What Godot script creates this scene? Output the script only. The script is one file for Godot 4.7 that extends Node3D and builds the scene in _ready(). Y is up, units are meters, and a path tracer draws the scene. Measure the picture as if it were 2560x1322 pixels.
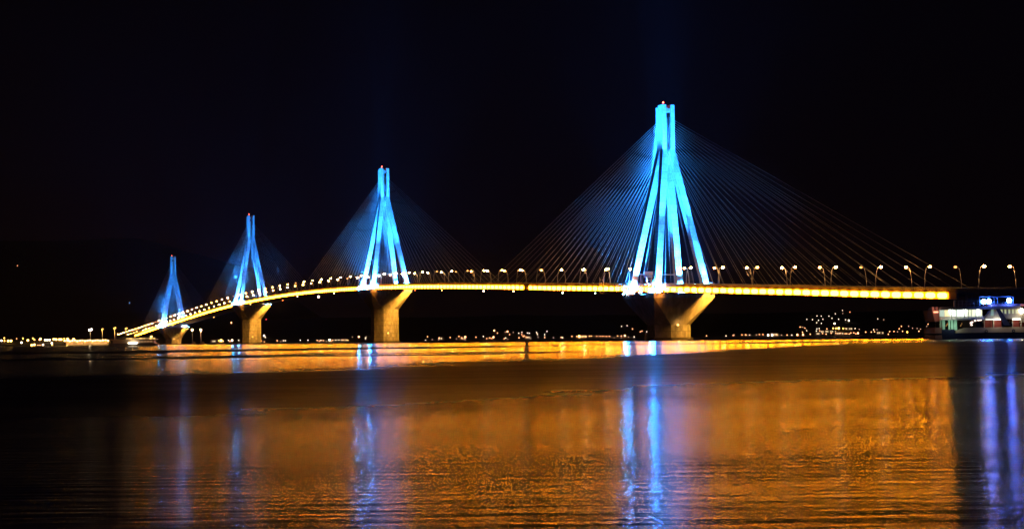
extends Node3D
# A long cable-stayed bridge over a strait at night, seen from the shore, with a ferry.
# Bridge frame: local x runs along the bridge towards the near shore, local z towards the camera's side, origin on the water under the nearest pylon.

const FLOOD := Color(0.017, 0.25, 1.0)
const BRIDGE_AT := Vector3(93.4, 0, -925)
const ALONG := Vector3(0.379995, 0, 0.924988)
const SIDE := Vector3(-0.924988, 0, 0.379995)
const DECK_T := [0, 100, 200, 300, 400, 500, 600, 700, 840, 950, 1120, 1200, 1400]
const DECK_Y := [55.9, 55.4, 54.0, 52.0, 49.2, 45.7, 41.7, 37.4, 31.9, 27.0, 19.4, 16.3, 9.5]
const SHORE := [
	"W -1105 3340 12.9; y -1132 3440 18.8; y -1092 3320 12.2; Y -1084 3320 12.1; Y -1078 3320 12.0; o -1095 3410 17.1; o -1626 5070 263.9; W -957 3010 7.5; y -1084 3420 17.6; Y -1045 3330 12.8; Y -937 3010 1.2; y -1059 3410 17.3; Y -932 3010 2.8; y -1037 3350 13.9; o -925 3010 1.1; O -1026 3350 13.8; o -921 3010 1.0; Y -1036 3390 15.7; W -915 3010 2.6; W -1011 3340 13.0; W -1006 3340 12.9; W -1001 3340 12.9; W -898 3010 5.7; y -897 3010 0.8; Y -1001 3370 14.7; Y -990 3350 13.9; Y -983 3350 13.8; Y -979 3350 13.8; y -981 3380 15.7; Y -971 3370 14.9; Y -952 3310 11.7; Y -955 3360 14.1; W -830 3010 5.9; b -1188 4790 129.7",
	"Y -788 3290 10.9; Y -779 3320 12.0; Y -805 3440 18.6; y -861 4450 76.6; w -595 3110 8.8; y -572 3010 6.1; Y -568 3010 6.6; o -564 3010 5.4; w -554 3010 7.0; o -551 3010 4.7; O -743 4080 55.1; W -547 3010 6.7; w -534 3010 6.5",
	"o -490 3010 5.1; W -549 3410 17.0; o -484 3010 2.8; w -533 3330 12.7; R -678 4250 65.2; o -459 3010 5.0; d -452 3010 2.8; w -447 3010 4.9; w -443 3010 4.8; w -414 3010 5.2; w -399 3010 5.0; o -381 3010 4.8; o -377 3010 1.9; w -374 3010 4.7; o -369 3010 4.2; d -363 3010 1.7; W -357 3010 5.2; o -354 3010 2.3; o -351 3010 4.4; w -345 3010 4.7; w -339 3010 5.0; o -331 3010 4.4; o -321 3010 4.0; d -344 3310 11.6; O -330 3310 11.4; w -287 3010 7.1; d -314 3310 11.2",
	"w -170 3010 1.0; o -175 3170 9.5; d -157 3010 3.5; d -145 3010 2.9; o -144 3010 6.7; o -122 3010 7.1; d -110 3010 4.4; o -110 3150 9.3; o -100 3010 6.1; d -93 3010 0.4; O -93 3020 7.7; o -72 3010 7.0; w -59 3090 8.5; o -51 3010 4.0; o -45 3010 5.4; o -41 3010 3.9; O -38 3010 6.6; O -42 3500 22.2; o -34 3400 16.4; o -17 3010 3.3; d -17 3430 18.0; w -14 3010 5.0; O -12 3450 19.5; d -10 3010 0.8; o -7 3330 12.4; d 1 3410 17.1; w 13 3380 15.1; o 12 3010 4.7; o 19 3320 12.0; w 20 3410 17.2; o 20 3010 7.2; o 23 3120 8.9; o 26 3010 5.8; w 32 3380 15.5; w 36 3370 14.8; d 34 3010 2.6; w 52 3400 16.4; w 53 3320 12.0; d 49 3010 5.5; o 62 3010 4.8; w 68 3310 11.3; w 76 3440 18.7; d 79 3010 4.2; o 94 3010 4.6; w 97 3010 4.0; o 115 3010 6.2; o 124 3010 6.0; Y 129 3010 6.0; o 135 3010 5.9; o 138 3010 5.9; o 141 3010 6.2; o 149 3010 6.1; o 153 3010 6.4; o 163 3010 5.9; o 170 3010 5.5; o 175 3010 5.8; o 182 3010 5.1; o 188 3010 5.6; d 197 3010 2.4; o 204 3010 5.8; o 211 3010 5.7; d 211 3010 2.2; w 255 3620 29.1; O 218 3010 6.1; w 270 3650 30.9; d 225 3010 3.7; o 271 3500 22.1; w 236 3010 3.7; o 278 3370 14.9; o 284 3400 16.7; w 292 3370 14.8",
	"o 377 3010 3.9; w 415 3010 3.4; o 429 3010 4.3; d 431 3010 5.3; o 446 3010 5.1; o 453 3010 5.0; o 454 3010 4.6; w 461 3010 4.5; d 461 3010 4.5; d 474 3010 4.7; o 480 3010 5.3; o 487 3010 5.2; W 497 3010 4.0; W 505 3010 3.9; o 514 3010 3.8; d 523 3010 3.7; o 534 3010 3.6; w 543 3010 3.4; O 554 3010 3.7; o 649 3490 21.5; d 654 3490 21.4; o 581 3100 8.7; O 565 3010 3.6; o 650 3440 18.9; w 633 3330 12.6; w 733 3850 42.3; o 579 3010 4.5; w 743 3830 41.2; w 650 3310 11.6; w 724 3680 32.5; w 669 3400 16.7; w 796 4040 53.2; w 752 3800 39.3; w 678 3420 17.4; o 659 3320 11.8; w 727 3640 30.5; w 805 4030 52.3; o 603 3010 5.9; w 773 3850 42.4; o 610 3010 4.3; d 671 3310 11.6; o 691 3400 16.4; w 823 4020 52.0; o 620 3010 6.1; w 806 3900 44.8; y 709 3420 17.5; W 756 3630 29.5; w 869 4160 60.0; o 629 3010 6.0; y 715 3420 17.4; w 810 3840 41.8; Y 719 3410 17.3; o 638 3010 5.9; w 933 4370 71.9; d 891 4170 60.4; y 727 3400 16.7; o 647 3010 4.9; d 732 3400 16.6; w 821 3810 39.9; o 650 3010 4.9; W 820 3770 37.6; o 655 3010 4.2; o 928 4250 65.2; o 658 3010 6.2; o 664 3010 6.2; w 753 3400 16.3; o 668 3010 4.4; O 672 3010 5.4; d 753 3360 14.4; o 687 3010 7.4; o 698 3010 7.2; w 780 3340 13.2; o 709 3030 7.8; d 787 3340 13.1; w 905 3830 41.3; o 727 3070 8.2; d 910 3790 38.6; o 731 3010 2.6; o 746 3060 8.2; o 752 3050 8.1; d 749 3010 7.2; o 840 3360 14.3; o 870 3460 20.2; o 774 3070 8.3; y 768 3010 6.4; d 886 3460 20.0; d 874 3380 15.2; d 879 3360 14.5; o 796 3030 7.8; d 881 3340 13.1; d 805 3020 7.7; d 924 3450 19.4; o 954 3550 24.9; d 901 3340 13.4; w 816 3010 5.8; y 818 3010 6.4",
]
const ORD := ["first", "second", "third", "fourth", "fifth", "sixth", "seventh", "eighth", "ninth", "tenth", "eleventh", "twelfth"]

var taken := {}
var M := {}
var frame := Basis(ALONG, Vector3.UP, SIDE)

# ---------------------------------------------------------------- helpers
func numbered(called: String) -> String:
	var k: int = taken.get(called, 0)
	taken[called] = k + 1
	return called if k == 0 else "%s_%03d" % [called, k]

func nth(k: int) -> String:
	if k < 12:
		return ORD[k]
	var n := k + 1
	var end := "th"
	if n % 100 < 11 or n % 100 > 13:
		end = ["th", "st", "nd", "rd", "th", "th", "th", "th", "th", "th"][n % 10]
	return "%d%s" % [n, end]

func mat(col: Color, rough := 0.8, metal := 0.0) -> StandardMaterial3D:
	var m := StandardMaterial3D.new()
	m.albedo_color = Color(col.r, col.g, col.b).linear_to_srgb()
	m.roughness = rough
	m.metallic = metal
	return m

func glow(col: Color, strength: float) -> StandardMaterial3D:   # col is linear
	var m := StandardMaterial3D.new()
	m.albedo_color = Color(0.5, 0.5, 0.5)
	m.emission_enabled = true
	m.emission = Color(col.r, col.g, col.b).linear_to_srgb()
	m.emission_energy_multiplier = strength
	return m

func grain(m: StandardMaterial3D, scale: float, dark: float, freq := 0.02, stretch := Vector3.ONE, seed_ := 1) -> StandardMaterial3D:
	var n := FastNoiseLite.new()
	n.seed = seed_
	n.frequency = freq
	n.fractal_octaves = 5
	var t := NoiseTexture2D.new()
	t.width = 512
	t.height = 512
	t.seamless = true
	t.noise = n
	var g := Gradient.new()
	g.set_color(0, Color(dark, dark, dark))
	g.set_color(1, Color(1, 1, 1))
	t.color_ramp = g
	m.albedo_texture = t
	m.uv1_triplanar = true
	m.uv1_world_triplanar = false
	m.uv1_scale = stretch * scale
	return m

func st() -> SurfaceTool:
	var s := SurfaceTool.new()
	s.begin(Mesh.PRIMITIVE_TRIANGLES)
	s.set_smooth_group(-1)
	return s

func face(s: SurfaceTool, p: Array, c: Vector3) -> void:
	var nrm: Vector3 = (p[1] - p[0]).cross(p[2] - p[0])
	var mid := Vector3.ZERO
	for v in p:
		mid += v / p.size()
	var q := p.duplicate()
	if nrm.dot(mid - c) > 0.0:
		q.reverse()
	for k in range(1, q.size() - 1):
		s.add_vertex(q[0])
		s.add_vertex(q[k])
		s.add_vertex(q[k + 1])

func solid(s: SurfaceTool, lo: Array, hi: Array, caps := true) -> void:
	var c := Vector3.ZERO
	var n := lo.size()
	for k in n:
		c += (lo[k] + hi[k]) / (2.0 * n)
	for k in n:
		var j := (k + 1) % n
		face(s, [lo[k], lo[j], hi[j], hi[k]], c)
	if caps:
		face(s, lo, c)
		face(s, hi, c)

func box(s: SurfaceTool, c: Vector3, e: Vector3, b := Basis.IDENTITY) -> void:
	var lo := []
	var hi := []
	for q in [[-1, -1], [1, -1], [1, 1], [-1, 1]]:
		lo.append(c + b * Vector3(q[0] * e.x / 2, -e.y / 2, q[1] * e.z / 2))
		hi.append(c + b * Vector3(q[0] * e.x / 2, e.y / 2, q[1] * e.z / 2))
	solid(s, lo, hi)

func span(s: SurfaceTool, x0: float, x1: float, y0: float, y1: float, z0: float, z1: float) -> void:
	box(s, Vector3(x0 + x1, y0 + y1, z0 + z1) / 2.0, Vector3(absf(x1 - x0), absf(y1 - y0), absf(z1 - z0)))

func ring(c: Vector3, x: Vector3, y: Vector3, r: float, n: int) -> Array:
	var p := []
	for k in n:
		var a := TAU * k / n
		p.append(c + x * cos(a) * r + y * sin(a) * r)
	return p

func tube(s: SurfaceTool, a: Vector3, b: Vector3, ra: float, rb: float, n := 8) -> void:
	var d := (b - a).normalized()
	var x := d.cross(Vector3.UP if absf(d.y) < 0.9 else Vector3.RIGHT).normalized()
	var y := d.cross(x)
	solid(s, ring(a, x, y, ra, n), ring(b, x, y, rb, n))

func ball(s: SurfaceTool, c: Vector3, r: Vector3, n := 8, m := 5) -> void:
	var rows := []
	for i in m + 1:
		var t := PI * i / m - PI / 2
		var p := []
		for k in n:
			p.append(c + Vector3(cos(t) * cos(TAU * k / n) * r.x, sin(t) * r.y, cos(t) * sin(TAU * k / n) * r.z))
		rows.append(p)
	for i in m:
		for k in n:
			var j := (k + 1) % n
			if i > 0:
				face(s, [rows[i][k], rows[i][j], rows[i + 1][j]] if i < m - 1 else [rows[i][k], rows[i][j], rows[i + 1][k]], c)
			if i < m - 1:
				face(s, [rows[i][k], rows[i + 1][j], rows[i + 1][k]], c)

func prism(s: SurfaceTool, pts: Array, z0: float, z1: float) -> void:   # an outline in x, y given depth along z
	var lo := []
	var hi := []
	for p in pts:
		lo.append(Vector3(p[0], p[1], z0))
		hi.append(Vector3(p[0], p[1], z1))
	solid(s, lo, hi)

func done(s: SurfaceTool) -> ArrayMesh:
	s.generate_normals()
	return s.commit()

func obj(called: String, s, m: Material, parent: Node = self) -> MeshInstance3D:
	var o := MeshInstance3D.new()
	o.mesh = done(s) if s is SurfaceTool else s
	o.material_override = m
	o.name = numbered(called) if parent == self else called
	parent.add_child(o, true)
	return o

func tag(o: Node, label: String, category: String, group := "", kind := "") -> Node:
	if label:
		o.set_meta("label", label)
	if category:
		o.set_meta("category", category)
	if group:
		o.set_meta("group", group)
	if kind:
		o.set_meta("kind", kind)
	return o

func thing(called: String, label: String, category: String, at: Vector3, b := Basis.IDENTITY, group := "") -> Node3D:
	var o := Node3D.new()
	o.name = numbered(called)
	o.transform = Transform3D(b, at)
	add_child(o)
	tag(o, label, category, group)
	return o

func copy(of: Node3D, called: String, label: String, at: Vector3, b: Basis) -> Node3D:
	var r: Node3D = of.duplicate()
	r.name = numbered(called)
	r.transform = Transform3D(b, at)
	r.set_meta("label", label)
	add_child(r)
	return r

func omni(parent: Node, at: Vector3, col: Color, energy: float, size := 0.15, reach := 80.0) -> OmniLight3D:
	var l := OmniLight3D.new()
	l.light_color = Color(col.r, col.g, col.b).linear_to_srgb()
	l.light_energy = energy
	l.light_size = size
	l.omni_range = reach
	l.omni_attenuation = 2.0
	l.shadow_enabled = true
	l.position = at
	l.name = "glow"
	parent.add_child(l, true)
	return l

func spot(parent: Node, at: Vector3, towards: Vector3, col: Color, energy: float, angle: float, soft := 0.5, size := 0.4) -> SpotLight3D:
	var l := SpotLight3D.new()
	l.light_color = Color(col.r, col.g, col.b).linear_to_srgb()
	l.light_energy = energy
	l.light_size = size
	l.spot_range = 260.0
	l.spot_attenuation = 2.0
	l.spot_angle = angle
	l.spot_angle_attenuation = soft
	l.shadow_enabled = true
	l.name = "beam"
	var d := (towards - at).normalized()
	l.transform = Transform3D(Basis.looking_at(d, Vector3.RIGHT if absf(d.y) > 0.7 else Vector3.UP), at)
	parent.add_child(l, true)
	return l

func deck(s: float) -> float:   # height of the girder's top edge at s metres from the nearest pylon
	var t := absf(s + 840.0)
	for i in range(1, DECK_T.size()):
		if t <= DECK_T[i] or i == DECK_T.size() - 1:
			# Catmull-Rom through the table
			var a: float = DECK_Y[maxi(i - 2, 0)] if i > 1 else DECK_Y[1]
			var b: float = DECK_Y[i - 1]
			var c: float = DECK_Y[i]
			var d: float = DECK_Y[mini(i + 1, DECK_Y.size() - 1)]
			var u: float = (t - DECK_T[i - 1]) / float(DECK_T[i] - DECK_T[i - 1])
			return lerpf(lerpf(b, c, u), cubic_interpolate(b, c, a, d, u), 0.5)
	return 10.0

func on_bridge(s: float, y: float, n: float) -> Vector3:
	return BRIDGE_AT + ALONG * s + Vector3.UP * y + SIDE * n

func land(x: float, z: float) -> float:   # height of the far shore, z is the distance out from the camera
	if z < 2980.0:
		return -3.0
	var h := 1.5 + maxf(0.0, minf(z, 4400.0) - 3000.0) * 0.012 + maxf(0.0, minf(z, 4400.0) - 3300.0) * 0.045
	h += maxf(0.0, minf(z, 5600.0) - 4600.0) * 0.33 * clampf((-x - 900.0) / 500.0, 0.0, 1.0)
	return h

# ---------------------------------------------------------------- the scene
func _ready() -> void:
	var cam := Camera3D.new()
	cam.name = "camera"
	cam.fov = rad_to_deg(2.0 * atan(661.0 / 3866.0))
	cam.near = 0.5
	cam.far = 60000.0
	cam.transform = Transform3D(Basis.from_euler(Vector3(0.04846, 0, 0)) * Basis(Vector3(0, 0, 1), -0.0125), Vector3(0, 1.6, 0))
	add_child(cam)
	cam.current = true

	var env := Environment.new()
	env.background_mode = Environment.BG_SKY
	env.tonemap_mode = Environment.TONE_MAPPER_LINEAR
	env.tonemap_exposure = 1.0
	env.sdfgi_enabled = true
	env.ssao_enabled = true
	env.ssil_enabled = true
	env.fog_enabled = true
	env.fog_light_color = Color(0.8, 0.85, 0.95)
	env.fog_density = 0.000009
	var sm := ProceduralSkyMaterial.new()
	sm.sky_top_color = Color(0.0008, 0.0005, 0.0014).linear_to_srgb()
	sm.sky_horizon_color = Color(0.0024, 0.0009, 0.0008).linear_to_srgb()
	sm.sky_curve = 0.075
	sm.ground_bottom_color = Color(0.001, 0.0006, 0.0006).linear_to_srgb()
	sm.ground_horizon_color = Color(0.0024, 0.0009, 0.0008).linear_to_srgb()
	sm.sun_angle_max = 1.0
	var sky := Sky.new()
	sky.sky_material = sm
	env.sky = sky
	var we := WorldEnvironment.new()
	we.name = "environment"
	we.environment = env
	add_child(we)

	var night_fill := DirectionalLight3D.new()  # faint added fill light from above, lifts the dark hills slightly
	night_fill.name = "added_night_fill"
	night_fill.light_color = Color(1.0, 0.86, 0.7)
	night_fill.light_energy = 0.004
	night_fill.light_angular_distance = 0.5
	night_fill.sky_mode = DirectionalLight3D.SKY_MODE_LIGHT_ONLY
	night_fill.shadow_enabled = true
	night_fill.rotation_degrees = Vector3(-35, 20, 0)
	add_child(night_fill)

	materials()
	water()
	far_shore()
	bridge()
	approaches()
	street_lamps()
	bridge_fittings()
	shore_lamps()
	harbour()
	ferry()
	far_ferry()

func materials() -> void:
	M.concrete = [grain(mat(Color(0.46, 0.45, 0.43)), 0.06, 0.72, 0.012), grain(mat(Color(0.5, 0.49, 0.46)), 0.07, 0.75, 0.014, Vector3.ONE, 2), grain(mat(Color(0.42, 0.41, 0.4)), 0.065, 0.7, 0.013, Vector3.ONE, 3)]
	M.joint = mat(Color(0.12, 0.12, 0.12))
	M.pier = grain(mat(Color(0.4, 0.37, 0.33)), 0.03, 0.6, 0.02, Vector3(1, 0.35, 1), 4)
	M.pier_light = grain(mat(Color(0.44, 0.41, 0.36)), 0.034, 0.62, 0.02, Vector3(1, 0.35, 1), 6)
	M.wet = grain(mat(Color(0.13, 0.11, 0.08), 0.35), 0.1, 0.5, 0.03, Vector3.ONE, 7)
	M.core = mat(Color(0.34, 0.36, 0.38), 0.6)
	M.cable = mat(Color(0.42, 0.42, 0.41), 0.55)
	M.steel = mat(Color(0.25, 0.24, 0.23), 0.55, 0.3)
	M.pale_steel = mat(Color(0.5, 0.48, 0.45), 0.5)
	M.girder = mat(Color(0.3, 0.28, 0.25), 0.6)
	M.asphalt = mat(Color(0.05, 0.05, 0.05), 0.9)
	M.parapet = grain(mat(Color(0.4, 0.35, 0.3)), 0.1, 0.6, 0.03, Vector3.ONE, 5)
	M.panel = glow(Color(1.0, 0.18, 0.0006), 9.0)
	M.lens = glow(Color(1.0, 0.3, 0.007), 100.0)
	M.lamp = glow(Color(1.0, 0.44, 0.12), 140.0)
	M.lamp_dim = glow(Color(1.0, 0.4, 0.1), 3.0)
	M.lamp_warm = glow(Color(1.0, 0.36, 0.07), 60.0)
	M.blue_lens = glow(Color(0.12, 0.4, 1.0), 60.0)
	M.red = glow(Color(1.0, 0.06, 0.03), 26.0)
	M.dark = mat(Color(0.03, 0.03, 0.03))
	M.navy = mat(Color(0.006, 0.01, 0.045), 0.5)
	M.white = mat(Color(0.72, 0.7, 0.66), 0.5)

# ---------------------------------------------------------------- water
func ruffled(x: float, z: float) -> float:   # 0 on the smooth water, 1 where a breeze roughens it
	var a := x / maxf(z, 1.0)
	var w := breeze.get_noise_2d(x * 0.6, z) * 0.18 + breeze.get_noise_2d(x * 2.0 + 900.0, z * 5.0) * 0.14 + breeze.get_noise_2d(x * 7.0 - 300.0, z * 16.0) * 0.04
	var lz := log(z) + w
	var near_edge := log(lerpf(49.0, 84.0, clampf((a + 0.17) / 0.434, -0.1, 1.2)))
	var far_edge := log(lerpf(86.0, 122.0, clampf((a + 0.17) / 0.25, -0.2, 1.0))) + 0.95 * smoothstep(0.06, 0.24, a)
	var c := smoothstep(near_edge - 0.9, near_edge + 0.4, lz) * (1.0 - smoothstep(far_edge - 0.12, far_edge + 0.16, lz))
	c *= 0.8 + 0.42 * breeze.get_noise_2d(x * 2.5 + 50.0, z * 14.0)   # streaks within the ruffled band
	var left := 1.0 - smoothstep(-0.06, 0.08, a)
	var thin := log(190.0) + 0.4 * (a + 0.1)
	c = maxf(c, 0.9 * left * smoothstep(thin - 0.13, thin - 0.05, lz) * (1.0 - smoothstep(thin + 0.03, thin + 0.1, lz)))
	var mid := log(lerpf(330.0, 385.0, clampf((a + 0.2) / 0.35, 0.0, 1.0)))
	var wide := lerpf(0.22, 0.12, clampf((a + 0.2) / 0.25, 0.0, 1.0))
	c = maxf(c, 0.95 * smoothstep(mid - wide, mid - wide + 0.1, lz) * (1.0 - smoothstep(mid + wide - 0.08, mid + wide, lz)))
	return clampf(c, 0.0, 1.0)

var breeze := FastNoiseLite.new()

func ripples() -> ImageTexture:   # slopes of small waves that run along u, long-crested along v
	var n := FastNoiseLite.new()
	n.seed = 21
	n.frequency = 0.03
	n.fractal_octaves = 3
	n.fractal_gain = 0.5
	var w := 2048
	var h := 512
	var d := n.get_seamless_image(w, h).get_data()
	var out := PackedByteArray()
	out.resize(w * h * 3)
	for y in h:
		for x in w:
			var at := y * w + x
			var su := clampf((d[y * w + (x + 2) % w] - d[y * w + (x + w - 2) % w]) / 90.0, -0.6, 0.6)
			var sv := (d[((y + 2) % h) * w + x] - d[((y + h - 2) % h) * w + x]) / 900.0
			out[at * 3] = int(127.5 - 127.5 * su)
			out[at * 3 + 1] = int(127.5 - 127.5 * sv)
			out[at * 3 + 2] = int(127.5 + 127.5 * sqrt(maxf(0.1, 1.0 - su * su - sv * sv)))
	return ImageTexture.create_from_image(Image.create_from_data(w, h, false, Image.FORMAT_RGB8, out))

func water() -> void:
	breeze.seed = 11
	breeze.frequency = 0.012
	breeze.fractal_octaves = 3
	var swell := FastNoiseLite.new()
	swell.seed = 5
	swell.frequency = 0.05
	swell.fractal_octaves = 3
	var t := ripples()
	var levels := 16
	var mats := []
	for kk in levels * 3:
		var k := kk % levels
		var u := k / float(levels - 1)
		var m := StandardMaterial3D.new()
		m.albedo_color = Color(0.004, 0.006, 0.008).linear_to_srgb()
		m.roughness = 0.095 * pow(4.6, u)
		m.metallic_specular = 0.5
		m.normal_enabled = true
		m.normal_texture = t
		m.normal_scale = [0.05, 0.06, 0.045][kk / levels]
		m.uv1_scale = Vector3(1.0 / 24.0, 1.0 / 40.0, 1)
		m.anisotropy_enabled = true
		m.anisotropy = 0.46
		mats.append(m)
	var rs := [1.2, 4.0]
	var r := 8.0
	while r < 1400.0:
		rs.append(r)
		r *= 1.022
	while r < 40000.0:
		rs.append(r)
		r *= 1.12
	var angs := [-84.0, -70.0, -55.0, -42.0, -32.0, -26.0]
	var a := -22.0
	while a <= 22.0:
		angs.append(a)
		a += 0.3
	angs.append_array([26.0, 32.0, 42.0, 55.0, 70.0, 84.0])
	var pos := []
	var nor := []
	for i in rs.size():
		var pr := PackedVector3Array()
		var nr := PackedVector3Array()
		var fade: float = clampf(1.0 - (rs[i] - 300.0) / 900.0, 0.0, 1.0)
		for q in angs:
			var x: float = rs[i] * sin(deg_to_rad(q))
			var z: float = rs[i] * cos(deg_to_rad(q))
			pr.append(Vector3(x, 0, -z))
			var e := 0.6
			var gx := (swell.get_noise_2d(x + e, z * 2.2) - swell.get_noise_2d(x - e, z * 2.2)) / (2 * e)
			var gz := (swell.get_noise_2d(x, (z + e) * 2.2) - swell.get_noise_2d(x, (z - e) * 2.2)) / (2 * e)
			var amp := 0.022 * fade
			nr.append(Vector3(-gx * amp, 1, gz * amp).normalized())
		pos.append(pr)
		nor.append(nr)
	var vs := []
	var ns := []
	var us := []
	for k in levels * 3:
		vs.append([])
		ns.append([])
		us.append([])
	for i in rs.size() - 1:
		for j in angs.size() - 1:
			var mid: Vector3 = (pos[i][j] + pos[i + 1][j + 1]) / 2.0
			var still := lerpf(0.212, 0.125, smoothstep(log(50.0), log(260.0), log(-mid.z + 0.1)))
			var k := roundi(log(lerpf(still, 0.44, ruffled(mid.x, -mid.z)) / 0.095) / log(4.6) * (levels - 1))
			k += levels * (0 if rs[i] < 26.0 else 1 if rs[i] < 48.0 else 2)
			for q in [[i, j], [i + 1, j], [i + 1, j + 1], [i, j], [i + 1, j + 1], [i, j + 1]]:
				vs[k].append(pos[q[0]][q[1]])
				ns[k].append(nor[q[0]][q[1]])
				us[k].append(Vector2(pos[q[0]][q[1]].z, pos[q[0]][q[1]].x))   # the waves run towards the shore
	var am := ArrayMesh.new()
	var used := []
	for k in levels * 3:
		if vs[k].is_empty():
			continue
		var arr := []
		arr.resize(Mesh.ARRAY_MAX)
		arr[Mesh.ARRAY_VERTEX] = PackedVector3Array(vs[k])
		arr[Mesh.ARRAY_NORMAL] = PackedVector3Array(ns[k])
		arr[Mesh.ARRAY_TEX_UV] = PackedVector2Array(us[k])
		am.add_surface_from_arrays(Mesh.PRIMITIVE_TRIANGLES, arr)
		am.surface_set_material(am.get_surface_count() - 1, mats[k])
	var o := MeshInstance3D.new()
	o.name = "water"
	o.mesh = am
	add_child(o)
	tag(o, "dark rippled sea with orange and blue light streaks and breeze-ruffled bands", "sea", "", "structure")

func far_shore() -> void:
	var s := st()
	s.set_smooth_group(0)
	var rough := FastNoiseLite.new()
	rough.seed = 8
	rough.frequency = 0.004
	var xs := []
	for i in 61:
		xs.append(lerpf(-4200.0, 4200.0, i / 60.0))
	var zs := [2985, 3000, 3100, 3200, 3300, 3500, 3700, 3900, 4200, 4400, 4700, 5000, 5400, 5800, 6600, 8000]
	var p := []
	for z in zs:
		var row := []
		for x in xs:
			var over := clampf((z - 4000.0) / 800.0, 0.0, 1.0)
			row.append(Vector3(x, land(x, z) + over * 14.0 * rough.get_noise_2d(x, z) - (1.0 if z < 2990 else 0.0), -z))
		p.append(row)
	for i in zs.size() - 1:
		for j in 60:
			for q in [[i, j], [i + 1, j], [i + 1, j + 1], [i, j], [i + 1, j + 1], [i, j + 1]]:
				s.add_vertex(p[q[0]][q[1]])
	var o := obj("far_shore", s, mat(Color(0.07, 0.055, 0.04), 0.95))
	tag(o, "low dark hills along the far shore dotted with town lights", "hills", "", "structure")

# ---------------------------------------------------------------- bridge
func octagon(y: float, half: float) -> Array:
	var p := []
	for k in 8:
		var a := PI / 8 + k * PI / 4
		p.append(Vector3(cos(a), 0, sin(a)) * half / cos(PI / 8) + Vector3.UP * y)
	return p

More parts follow.
